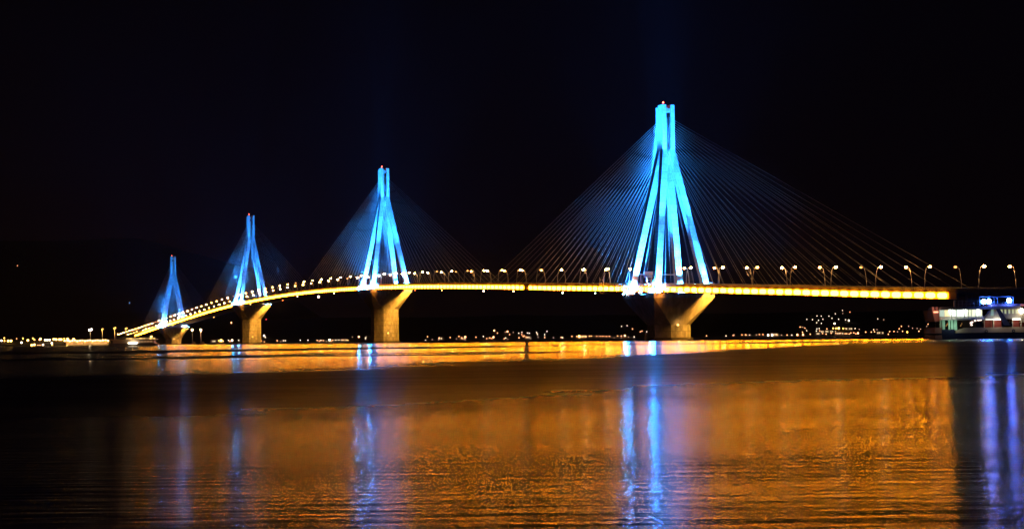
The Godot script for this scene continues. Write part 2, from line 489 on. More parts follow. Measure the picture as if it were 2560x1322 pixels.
func pylon_at(s: float, top: float, bright: float, foot: float, bank: float, label: String) -> Node3D:
	# top: height of the pier's cap slab above the water; everything above it is alike on all four
	var root := thing("bridge_pylon", label, "bridge pylon", on_bridge(s, 0, 0), frame, "pylons of the cable-stayed bridge")
	var base := st()
	solid(base, octagon(-2, 13.4), octagon(1.6, 13.2))
	obj("pier_base", base, M.wet, root)
	var cap_y := top - 18.4
	var sh := st()
	solid(sh, octagon(1.602, 11.85), octagon(cap_y, 11.85))
	var shaft := obj("pier_shaft", sh, M.joint, root)
	var lifts := maxi(2, roundi((cap_y - 1.6) / 3.9))
	for i in lifts:
		var lf := st()
		solid(lf, octagon(lerpf(1.604, cap_y, i / float(lifts)) + (0.09 if i > 0 else 0.0), 12.0), octagon(lerpf(1.604, cap_y, (i + 1) / float(lifts)) - (0.09 if i < lifts - 1 else 0.0), 12.0), true)
		obj("concrete_lift", lf, M.pier if i % 3 != 1 else M.pier_light, shaft)
	var c := st()
	var o8 := octagon(cap_y, 12.0)
	var h := 20.2
	var y1 := top - 2.7
	var cor := [Vector3(h, y1, h), Vector3(-h, y1, h), Vector3(-h, y1, -h), Vector3(h, y1, -h)]
	var ctr := Vector3(0, (y1 + cap_y) / 2, 0)
	for k in 4:
		var at: Vector3 = cor[k]
		var nxt: Vector3 = cor[(k + 1) % 4]
		face(c, [o8[2 * k], o8[2 * k + 1], at], ctr)
		face(c, [o8[2 * k + 1], o8[(2 * k + 2) % 8], nxt, at], ctr)
	face(c, cor, ctr)
	obj("pier_capital", c, M.pier, root)
	var sl := st()
	span(sl, -20.3, 20.3, y1 + 0.003, top, -20.3, 20.3)
	obj("cap_slab", sl, M.pier, root)
	# legs, each with its concrete lifts
	var top_h := 86.5
	for q in [[-1, 1], [1, 1], [-1, -1], [1, -1]]:
		var f := Vector3(17.0 * q[0], top, 17.0 * q[1])
		var e := Vector3(2.05 * q[0], top + top_h, 2.05 * q[1])
		var leg: MeshInstance3D
		var cr := st()
		solid(cr, square(f, 1.88), square(e, 1.88))
		leg = obj("leg", cr, M.joint, root)
		var n := 19
		for i in n:
			var t0 := i / float(n) + (0.0011 if i > 0 else 0.0)
			var t1 := (i + 1) / float(n) - 0.0011
			var p := st()
			solid(p, square(f.lerp(e, t0), 2.0), square(f.lerp(e, t1), 2.0))
			obj("concrete_lift", p, M.concrete[(i * 7 + q[0] + 2 * q[1] + 5) % 3], leg)
	# head: two concrete walls with the cable anchorage in the slot between them
	var y0 := top + top_h
	for q in [1, -1]:
		var w := st()
		span(w, -4.15, 4.15, y0, y0 + 25.4, 1.45 * q, 4.15 * q)
		span(w, -1.2, 4.148, y0 + 25.402, y0 + 27.0, 1.452 * q, 4.148 * q)
		span(w, -4.148, -2.6, y0 + 25.402, y0 + 26.0, 1.452 * q, 4.148 * q)
		obj("head_wall", w, M.concrete[1], root)
	var k := st()
	span(k, -2.5, 2.5, y0 - 9.0, y0 + 19.5, -1.2, 1.2)
	for i in 23:
		span(k, -2.9, 2.9, y0 - 8.6 + i * 1.2, y0 - 8.0 + i * 1.2, -1.38, 1.38)
	obj("anchorage_box", k, M.core, root)
	var cb := st()
	span(cb, -3.6, 3.6, y0 + 22.4, y0 + 25.0, -1.447, 1.447)
	obj("head_tie_beam", cb, M.concrete[0], root)
	var bp := st()
	tube(bp, Vector3(2.2, y0 + 27.0, 2.4), Vector3(2.2, y0 + 28.1, 2.4), 0.12, 0.12, 6)
	var beacon := obj("beacon_post", bp, M.steel, root)
	var bl := st()
	ball(bl, Vector3(2.2, y0 + 28.5, 2.4), Vector3(0.5, 0.5, 0.5), 8, 5)
	obj("beacon_lamp", bl, M.red, beacon)
	omni(beacon, Vector3(2.2, y0 + 29.2, 2.4), Color(1, 0.05, 0.03), 4.0, 0.1, 30.0)
	# stay cables, two planes, both ways
	var pipe := st()
	pipe.set_smooth_group(0)
	tube(pipe, Vector3.ZERO, Vector3.UP, 0.088, 0.088, 6)
	var pipe_mesh := done(pipe)
	for dir in [1, -1]:
		for sd in [1, -1]:
			for i in 23:
				var along: float = dir * (9.0 + 11.45 * i)
				var lo := Vector3(along, deck(s + along) + 1.6, 12.95 * sd)
				var hi := Vector3(2.6 * dir, top + 78.0 + 1.28 * i, 0.8 * sd)
				var d := hi - lo
				var b := Basis(Quaternion(Vector3.UP, d.normalized()))
				var cm := MeshInstance3D.new()
				cm.name = "stay_cable"
				cm.mesh = pipe_mesh
				cm.material_override = M.cable
				cm.transform = Transform3D(b.scaled_local(Vector3(1, d.length(), 1)), lo)
				root.add_child(cm, true)
	# unseen blue floodlights, placed and aimed to light the feet, legs and head
	var g := bright
	var dy := deck(s)
	for q in [-1, 1]:
		flood(root, Vector3(0, top + 0.5, 19.6 * q), Vector3(0, top + 90, 9.0 * q), 6000.0 * g, 30.0)
		flood(root, Vector3(0, dy + 1.0, 15.4 * q), Vector3(0, top + 80, 4.0 * q), 17000.0 * g, 34.0)
		for p in [-1, 1]:
			# the feet of the legs
			flood(root, Vector3(7.0 * p, top + 0.9, 16.2 * q), Vector3(15.0 * p, top + 4.5, 16.8 * q), 22000.0 * foot, 32.0)
			flood(root, Vector3(10.0 * p, top + 0.5, 23.5 * q), Vector3(16.6 * p, top + 4.5, 18.4 * q), 22000.0 * foot, 26.0)
			var ob := st()
			span(ob, 10.0 * p - 0.2, 10.0 * p + 0.2, top - 0.6, top - 0.2, 20.303 * q, 23.8 * q)
			obj("lamp_outrigger", ob, M.steel, root)
			flood(root, Vector3(26.6 * q, top + 0.6, 17.2 * p), Vector3(18.5 * q, top + 5.0, 16.6 * p), 24000.0 * foot, 36.0)
			var od := st()
			span(od, 20.303 * q, 26.9 * q, top - 0.6, top - 0.2, 17.0 * p, 17.4 * p)
			obj("lamp_outrigger", od, M.steel, root)
			# the shafts of the legs, inside and outside
			flood(root, Vector3(5.0 * p, dy + 1.0, 15.4 * q), Vector3(13.0 * p, top + 18.5, 14.2 * q), 11500.0 * g, 23.0)
			flood(root, Vector3(25.5 * q, dy + 1.0, 16.6 * p), Vector3(15.0 * q, top + 21.0, 14.0 * p), 6500.0 * g, 26.0)
			flood(root, Vector3(23.0 * q, dy + 1.0, 15.4 * p), Vector3(14.0 * q, top + 60, 12.0 * p), 4500.0 * g, 18.0)
			# the head
			flood(root, Vector3(25.0 * q, dy + 1.0, 15.4 * p), Vector3(3.0 * q, top + 100, 2.0 * p), 130000.0 * g, 6.5)
	# added banks of glowing blue domes at the near feet, to strengthen their reflection
	var bank_glow := glow(Color(0.02, 0.27, 1.0), bank)
	for p in [-1, 1]:
		var fb := st()
		span(fb, 17.0 * p - 2.6, 17.0 * p + 2.6, top + 0.003, top + 0.3, 19.4, 20.2)
		span(fb, 17.0 * p - 2.5, 17.0 * p + 2.5, top + 0.303, top + 2.9, 19.45, 19.7)
		var fbo := obj("added_flood_bank", fb, M.steel, root)
		for i in 4:
			for j in 2:
				var dm := st()
				ball(dm, Vector3(17.0 * p - 1.86 + 1.24 * i, top + 0.98 + 1.24 * j, 19.8), Vector3(0.6, 0.58, 0.34), 8, 4)
				obj("flood_lens", dm, bank_glow, fbo)
	# unseen sodium flood off the far parapet, placed to light the pier below
	var pl := Vector3(46.0, deck(s + 46.0) - 0.6, -14.5 if top < 40.0 else -15.0)
	var fx := st()
	box(fx, pl + Vector3(0.3, 0.3, 0), Vector3(0.8, 1.2, 1.2))
	span(fx, pl.x - 0.2, pl.x + 0.6, pl.y - 0.9, pl.y - 0.5, -14.6, -13.2)
	var fo := obj("unseen_pier_flood", fx, M.steel, root)
	var fl := st()
	box(fl, pl + Vector3(-0.15, 0.1, 0), Vector3(0.08, 0.8, 0.9))
	obj("flood_lens", fl, M.lens, fo)
	spot(fo, pl + Vector3(-0.6, 0, 0), Vector3(8, cap_y + 2, 0), Color(1.0, 0.42, 0.045), 9000.0 if top < 40.0 else 13000.0, 42.0, 0.4, 0.8)
	# lamp on a bracket at the foot of the pier
	var br := st()
	span(br, 12.0, 13.2, 6.4, 6.6, 0.9, 1.1)
	tube(br, Vector3(13.2, 3.4, 1.0), Vector3(13.2, 8.6, 1.0), 0.1, 0.1, 6)
	var bo := obj("pier_lamp_bracket", br, M.steel, root)
	var bg := st()
	ball(bg, Vector3(13.2, 9.0, 1.0), Vector3(0.55, 0.5, 0.55))
	obj("pier_lamp", bg, glow(Color(1, 0.5, 0.12), 7.0), bo)
	omni(bo, Vector3(13.9, 9.4, 1.0), Color(1, 0.5, 0.12), 7.0, 0.1, 30.0)
	return root

func square(c: Vector3, h: float) -> Array:
	return [c + Vector3(h, 0, h), c + Vector3(-h, 0, h), c + Vector3(-h, 0, -h), c + Vector3(h, 0, -h)]

func flood(root: Node3D, at: Vector3, towards: Vector3, energy: float, angle: float) -> void:
	var d := (towards - at).normalized()
	var b := Basis(Quaternion(Vector3.UP, d))
	var s := st()
	box(s, at, Vector3(1.1, 0.6, 1.1), b)
	box(s, at - d * 0.55, Vector3(0.25, 0.6, 0.25), b)
	var o := obj("floodlight", s, M.steel, root)
	var e := st()
	box(e, at + d * 0.34, Vector3(0.8, 0.06, 0.8), b)
	obj("flood_lens", e, M.blue_lens, o)
	spot(o, at + d * 0.7, towards + d, FLOOD, energy, angle)

func swept(s0: float, s1: float, step: float, z0: float, z1: float, up0: float, up1: float) -> SurfaceTool:
	# a bar that follows the deck between two sides and two heights above the girder's top edge
	var s := st()
	s.set_smooth_group(-1)
	var n := maxi(1, ceili((s1 - s0) / step))
	for i in n:
		var a := lerpf(s0, s1, i / float(n))
		var b := lerpf(s0, s1, (i + 1) / float(n))
		var ya := deck(a)
		var yb := deck(b)
		var ra := [Vector3(a, ya + up0, z0), Vector3(a, ya + up0, z1), Vector3(a, ya + up1, z1), Vector3(a, ya + up1, z0)]
		var rb := [Vector3(b, yb + up0, z0), Vector3(b, yb + up0, z1), Vector3(b, yb + up1, z1), Vector3(b, yb + up1, z0)]
		var c: Vector3 = (ra[0] + ra[2] + rb[0] + rb[2]) / 4.0
		for k in 4:
			face(s, [ra[k], ra[(k + 1) % 4], rb[(k + 1) % 4], rb[k]], c)
		if i == 0:
			face(s, ra, c)
		if i == n - 1:
			face(s, rb, c)
	return s

func bridge() -> void:
	pylon_at(0, 27.5, 4.0, 1.2, 1600.0, "nearest pylon, brilliant cyan, on the shortest visible pier beside the ferry end")
	pylon_at(-560, 49.5, 2.7, 2.2, 1300.0, "tall cyan pylon on a tall pier, second from the ferry end of the bridge")
	pylon_at(-1120, 49.5, 0.95, 2.6, 900.0, "deeper blue pylon on a tall pier, third from the ferry end of the bridge")
	pylon_at(-1680, 27.5, 0.62, 2.4, 700.0, "smallest and farthest pylon, deep blue, beside the harbour lights")
	var root := thing("bridge_deck", "long gently arched bridge deck edged by a golden glow standing for its floodlit side", "bridge deck", BRIDGE_AT, frame)
	var a := -2000.0
	var b := 284.0
	obj("road_slab", swept(a, b, 20, -13.2, 13.2, 0.5, 0.85), M.asphalt, root)
	for q in [-1, 1]:
		obj("edge_girder", swept(a, b, 20, 12.6 * q, 13.2 * q, -2.95, 0.495), M.girder, root)
		obj("parapet", swept(a, b, 20, 13.203 * q, 13.45 * q, 0.1, 1.7), M.parapet, root)
		obj("hand_rail", swept(a, b, 20, 13.3 * q, 13.45 * q, 1.95, 2.1), M.pale_steel, root)
	obj("deck_soffit", swept(a, b, 20, -12.597, 12.597, -2.2, -1.9), M.girder, root)
	obj("median_barrier", swept(a, b, 20, -0.3, 0.3, 0.853, 1.7), M.parapet, root)
	# floodlit girder side painted as glow: one panel per bay, each with a hot spot
	var pitch := 8.1
	var n := int((279.0 + 1991.0) / pitch)
	var pm := st()
	span(pm, -pitch / 2 + 0.16, pitch / 2 - 0.16, -2.75, -0.05, 13.45, 13.62)
	var lm := st()
	var lens_at := func(w: float, h: float, z: float) -> Array:
		return [Vector3(-w, -1.42 - h * 0.55, z), Vector3(-w, -1.42 + h * 0.55, z), Vector3(-w * 0.6, -1.42 + h, z), Vector3(w * 0.6, -1.42 + h, z), Vector3(w, -1.42 + h * 0.55, z), Vector3(w, -1.42 - h * 0.55, z), Vector3(w * 0.6, -1.42 - h, z), Vector3(-w * 0.6, -1.42 - h, z)]
	solid(lm, lens_at.call(3.35, 1.22, 13.6), lens_at.call(2.7, 0.9, 13.95))
	var panel_mesh := done(pm)
	var lens_mesh := done(lm)
	var tray := st()
	span(tray, -pitch / 2 + 0.12, pitch / 2 - 0.12, -2.92, -2.78, 13.21, 13.7)
	var tray_mesh := done(tray)
	for i in n:
		var s := 279.0 - pitch * (i + 0.5)
		if i == 57:   # the movement joint has no panel
			continue
		var rise := (deck(s + 1) - deck(s - 1)) / 2.0
		var o := obj("girder_glow_panel", panel_mesh, M.panel, root)
		o.transform = Transform3D(Basis(Vector3(0, 0, 1), atan(rise)), Vector3(s, deck(s), 0))
		obj("panel_hot_spot", lens_mesh, M.lens, o)
		obj("added_panel_shield", tray_mesh, M.girder, o)  # added shield, keeps the panel glow off the piers below

func approaches() -> void:
	var r := thing("approach_viaduct", "plain unlit concrete approach viaduct above the ferry", "viaduct", BRIDGE_AT, frame)
	obj("road_slab", swept(284.3, 520, 20, -13.2, 13.2, 0.4, 0.85), M.asphalt, r)
	for q in [-1, 1]:
		obj("parapet", swept(284.3, 520, 20, 13.203 * q, 13.6 * q, 0.1, 1.7), M.parapet, r)
		obj("hand_rail", swept(284.3, 520, 20, 13.3 * q, 13.45 * q, 1.95, 2.1), M.pale_steel, r)
		obj("girder", swept(284.3, 520, 20, 5.0 * q, 9.0 * q, -2.4, 0.395), M.pier, r)
	for s in [287.5, 335.0, 383.0]:
		var p := st()
		span(p, s - 1.2, s + 1.2, -2, deck(s) - 4.2, -7.5, -4.0)
		span(p, s - 1.2, s + 1.2, -2, deck(s) - 4.2, 4.0, 7.5)
		span(p, s - 1.3, s + 1.3, deck(s) - 4.198, deck(s) - 2.402, -11.0, 11.0)
		obj("viaduct_pier", p, M.pier, r)
	var l := thing("far_approach_viaduct", "far approach viaduct sloping down to the harbour with lamps", "viaduct", BRIDGE_AT, frame)
	obj("road_slab", swept(-2260, -2000.3, 20, -13.2, 13.2, 0.4, 0.85), M.asphalt, l)
	for q in [-1, 1]:
		obj("parapet", swept(-2260, -2000.3, 20, 13.203 * q, 13.6 * q, 0.1, 1.7), M.parapet, l)
	obj("girder", swept(-2260, -2000.3, 20, -9.0, 9.0, -2.4, 0.395), M.pier, l)
	for s in [-2003.0, -2050.0, -2100.0, -2150.0, -2200.0]:
		var p := st()
		span(p, s - 1.2, s + 1.2, -2, deck(s) - 2.402, -7.0, 7.0)
		obj("viaduct_pier", p, M.pier, l)

func street_lamps() -> void:
	# pole at the origin, leaning in over the road along +z
	var root := thing("street_lamp", "", "street lamp", Vector3.ZERO, Basis.IDENTITY, "street lamps on the bridge")
	var p := st()
	p.set_smooth_group(0)
	var pts := [Vector3(0, 0, 0), Vector3(0, 5.0, 0.25), Vector3(0, 8.6, 0.85), Vector3(0, 10.0, 1.35)]
	for i in 3:
		tube(p, pts[i], pts[i + 1], 0.2 - 0.03 * i, 0.17 - 0.03 * i, 7)
	obj("pole", p, M.pale_steel, root)
	var ar := st()
	tube(ar, pts[3], Vector3(0, 10.45, 2.6), 0.09, 0.07, 6)
	obj("arm", ar, M.pale_steel, root)
	var hd := st()
	solid(hd, [Vector3(-0.4, 10.4, 2.4), Vector3(0.4, 10.4, 2.4), Vector3(0.4, 10.4, 3.9), Vector3(-0.4, 10.4, 3.9)], [Vector3(-0.2, 10.7, 2.6), Vector3(0.2, 10.7, 2.6), Vector3(0.2, 10.65, 3.7), Vector3(-0.2, 10.65, 3.7)])
	var head := obj("lamp_head", hd, M.steel, root)
	var le := st()
	ball(le, Vector3(0, 10.3, 3.2), Vector3(0.6, 0.5, 0.8), 8, 6)
	obj("lens", le, M.lamp, head)
	omni(root, Vector3(0, 9.6, 3.2), Color(1.0, 0.5, 0.17), 40.0, 0.2, 60.0)
	var made := false
	var spots := []
	var k := 0
	while 298.0 - 36.0 * k > -2240.0:
		spots.append([298.0 - 36.0 * k, 13.0, k])
		spots.append([290.6 - 36.0 * k, -13.0, k])
		k += 1
	for q in spots:
		var b := frame * Basis(Vector3.UP, PI if q[1] > 0 else 0.0)
		var at := on_bridge(q[0], deck(q[0]) + 0.86, q[1])
		var lab := "lit street lamp with curved pole on the %s parapet, %s from the ferry end" % ["near" if q[1] > 0 else "far", nth(q[2])]
		if not made:
			root.transform = Transform3D(b, at)
			root.set_meta("label", lab)
			made = true
		else:
			var c := copy(root, "street_lamp", lab, at, b)
			var luck := hash(Vector2i(roundi(q[0]), int(q[1]))) % 100
			if luck < 12:   # a tired lamp
				c.set_meta("label", lab.replace("lit street lamp", "dim street lamp"))
				(c.get_node("lamp_head/lens") as MeshInstance3D).material_override = M.lamp_dim
				(c.get_node("glow") as OmniLight3D).light_energy = 5.0
			elif luck < 40:
				(c.get_node("lamp_head/lens") as MeshInstance3D).material_override = M.lamp_warm
				(c.get_node("glow") as OmniLight3D).light_energy = 24.0

func bridge_fittings() -> void:
	# navigation lights hung below the girder
	var cols := {"r": glow(Color(1, 0.16, 0.03), 9.0), "w": glow(Color(1.0, 0.7, 0.4), 26.0), "g": glow(Color(0.55, 1.0, 0.5), 16.0), "y": glow(Color(1.0, 0.5, 0.1), 14.0)}
	var said := {"r": "small red", "w": "bright white", "g": "pale green", "y": "small amber"}
	var places := ["first from the ferry end", "second from the ferry end", "right of midspan", "left of midspan", "towards the second pylon", "beside the second pylon"]
	var k := 0
	for q in [[-74.4, "g", 0.7, "nearest the first pylon from the ferry end"], [-125.4, "g", 0.9, "second out from the nearest pylon"], [-211.9, "w", 0.7, "on the pylon side of the first midspan"], [-271.5, "w", 0.9, "closest to the first midspan"],
			[-365.5, "y", 0.7, "between the first midspan and the second pylon"], [-433.2, "r", 0.7, "closest to the second pylon"], [-686.8, "w", 0.8, "just beyond the second pylon"], [-746.2, "w", 1.6, "the biggest of the middle span"],
			[-834.0, "w", 0.7, "at the middle of the central span"], [-900.8, "r", 0.9, "between the central midspan and the third pylon"], [-1065.3, "y", 1.0, "beside the third pylon"], [-1609.4, "y", 1.1, "beside the farthest pylon"]]:
		var drop: float = 3.5 + (2.4 if q[2] > 1.5 or q[1] == "r" and q[0] < -800 else 0.4)
		var o := thing("navigation_light", "%s navigation light hung under the deck, %s" % [said[q[1]], q[3]], "navigation light", on_bridge(q[0], deck(q[0]), 13.0), frame, "navigation lights under the bridge deck")
		var s := st()
		span(s, -0.1, 0.1, -drop, -2.955, -0.1, 0.1)
		obj("hanger", s, M.steel, o)
		var e := st()
		ball(e, Vector3(0, -drop - q[2] * 0.6, 0), Vector3.ONE * q[2] * 0.62, 8, 5)
		obj("lamp", e, cols[q[1]], o)
		k += 1
	# sign gantry across the road by the nearest pylon
	var g := thing("sign_gantry", "sign gantry across the road between the legs of the nearest pylon", "sign gantry", on_bridge(-13.0, deck(-13.0) + 0.86, 0), frame)
	var gp := st()
	tube(gp, Vector3(0, 0, 11.6), Vector3(0, 6.2, 11.6), 0.25, 0.25)
	obj("post", gp, M.pale_steel, g)
	var gq := st()
	tube(gq, Vector3(0, 0, -11.6), Vector3(0, 6.2, -11.6), 0.25, 0.25)
	obj("post", gq, M.pale_steel, g)
	var gb := st()
	span(gb, -0.3, 0.3, 6.2, 6.8, -12.0, 12.0)
	obj("beam", gb, M.pale_steel, g)
	var gs := st()
	span(gs, 0.35, 0.5, 6.4, 8.4, 2.6, 9.6)
	obj("sign_panel", gs, M.white, g)
	var gt := st()
	span(gt, 0.35, 0.5, 4.5, 6.1, 3.0, 9.4)
	obj("sign_panel", gt, mat(Color(0.3, 0.34, 0.36)), g)
	# hanging inspection cradle on the near side and a truss platform on the cap corner
	cradle(3.0, "steel inspection cradle hanging over the deck edge at the nearest pylon")
	cradle(-62.0, "steel inspection cradle hanging over the deck edge short of the nearest pylon")
	var t := thing("truss_platform", "yellow lit truss platform on the cap corner of the nearest pier", "work platform", on_bridge(17.6, 27.5, -17.0), frame)
	var ts := st()
	for z in [-3.0, 3.0]:
		for y in [0.15, 1.6]:
			tube(ts, Vector3(2.4, y, z), Vector3(-4, y, z), 0.09, 0.09, 5)
	for x in [2.4, 0.2, -2.0, -4.0]:
		for z in [-3.0, 3.0]:
			tube(ts, Vector3(x, 0, z), Vector3(x, 1.7, z), 0.09, 0.09, 5)
	for i in 3:
		for y in [0.15, 1.6]:
			tube(ts, Vector3(2.4, y, -3.0 + 2 * i), Vector3(2.4, 1.75 - y, -1.0 + 2 * i), 0.08, 0.08, 5)
	obj("truss", ts, M.pale_steel, t)
	for i in 2:
		var dr := st()
		tube(dr, Vector3(1.0, 0.2, -1.4 + 2.6 * i), Vector3(1.0, 1.5, -1.4 + 2.6 * i), 0.6, 0.6, 10)
		obj("drum", dr, M.white, t)
	# floods on the far cap corners of the two farthest piers
	for q in [[-1120.0, 49.5, "third"], [-1680.0, 27.5, "farthest"]]:
		for i in 2:
			var f := thing("corner_flood", "white floodlight on the %s pier's cap, %s" % [q[2], ["outer one at the corner", "inner one under the deck edge"][i]], "floodlight", on_bridge(q[0] + 19.0, q[1], -17.6 + i * 6.4), frame, "floodlights on the pier caps")
			var fs := st()
			box(fs, Vector3(0, 0.5, 0), Vector3(0.4, 1.0, 0.6))
			box(fs, Vector3(-0.1, 1.7, 0), Vector3(0.8, 1.6, 2.4))
			obj("housing", fs, M.steel, f)
			var fe := st()
			ball(fe, Vector3(0.45, 1.7, 0), Vector3(0.5, 0.9, 1.5), 8, 5)
			obj("lens", fe, glow(Color(1.0, 0.75, 0.45), 7.0), f)
			omni(f, Vector3(1.6, 2.2, 0), Color(1, 0.7, 0.4), 8.0, 0.3)

func cradle(s: float, label: String) -> void:
	var o := thing("inspection_cradle", label, "inspection cradle", on_bridge(s, deck(s), 14.3), frame)
	for x in [-2.6, 2.6]:
		var c := st()
		tube(c, Vector3(x, -4.6, 0), Vector3(x, 6.0, 0), 0.16, 0.16, 6)
		tube(c, Vector3(x, 2.3, 0), Vector3(x, 2.3, -1.4), 0.12, 0.12, 6)
		obj("post", c, M.pale_steel, o)
	var b := st()
	for y in [-4.4, -3.4, 2.0, 4.2]:
		tube(b, Vector3(-2.6, y, 0), Vector3(2.6, y, 0), 0.11, 0.11, 6)
	tube(b, Vector3(-2.6, -4.4, 0), Vector3(2.6, 2.0, 0), 0.09, 0.09, 6)
	tube(b, Vector3(-2.6, -4.4, -3.6), Vector3(-2.6, -4.4, 0), 0.1, 0.1, 6)
	tube(b, Vector3(2.6, -4.4, -3.6), Vector3(2.6, -4.4, 0), 0.1, 0.1, 6)
	obj("lattice", b, M.pale_steel, o)

# ---------------------------------------------------------------- far shore lights
func shore_lamps() -> void:
	var cols := {"o": Color(1.0, 0.36, 0.14), "O": Color(1.0, 0.4, 0.16), "w": Color(1.0, 0.74, 0.5), "W": Color(1.0, 0.76, 0.5), "y": Color(1.0, 0.46, 0.07), "Y": Color(1.0, 0.5, 0.1), "d": Color(1.0, 0.55, 0.35), "R": Color(1.0, 0.05, 0.06), "b": Color(0.2, 0.45, 1.0)}
	var size := {"o": 1.0, "O": 1.7, "w": 0.95, "W": 1.8, "y": 1.5, "Y": 2.3, "d": 0.8, "R": 1.3, "b": 1.5}
	var power := {"o": 5.0, "O": 8.0, "w": 4.0, "W": 10.0, "y": 8.0, "Y": 13.0, "d": 2.0, "R": 4.0, "b": 1.6}
	var word := {"o": "orange", "O": "bright orange", "w": "white", "W": "bright white", "y": "yellow", "Y": "bright yellow", "d": "dim", "R": "red", "b": "faint blue"}
	var where := ["among the harbour lights beyond the bridge end", "between the farthest and third pylons", "between the third and second pylons", "between the second and nearest pylons", "between the nearest pylon and the ferry"]
	var meshes := {}
	for key in cols:
		var r: float = size[key]
		var p := st()
		tube(p, Vector3(0, -7, 0), Vector3(0, -r * 0.8, 0), 0.16, 0.12, 5)
		p.set_material(M.steel)
		var am := done(p)
		var g := st()
		ball(g, Vector3.ZERO, Vector3.ONE * r, 7, 4)
		g.set_material(glow(cols[key], power[key]))
		g.generate_normals()
		g.commit(am)
		meshes[key] = am
	for i in 5:
		var count := {}
		for row in SHORE[i].split("; "):
			var f: PackedStringArray = row.split(" ")
			var x := f[1].to_float()
			var z := f[2].to_float()
			var h := maxf(f[3].to_float(), 2.0)
			var hill := z > 3330.0
			var kind: String = word[f[0]] + (" hillside" if hill else " waterfront")
			var c: int = count.get(kind, 0)
			count[kind] = c + 1
			var o := MeshInstance3D.new()
			o.name = numbered("hillside_lamp" if hill else "waterfront_lamp")
			o.mesh = meshes[f[0]]
			o.position = Vector3(x, h, -z)
			add_child(o)
			tag(o, "%s lamp %s, %s from the left" % [kind, where[i], nth(c)], "lamp", "town lamps on the far hills" if hill else "lamps along the far waterfront")

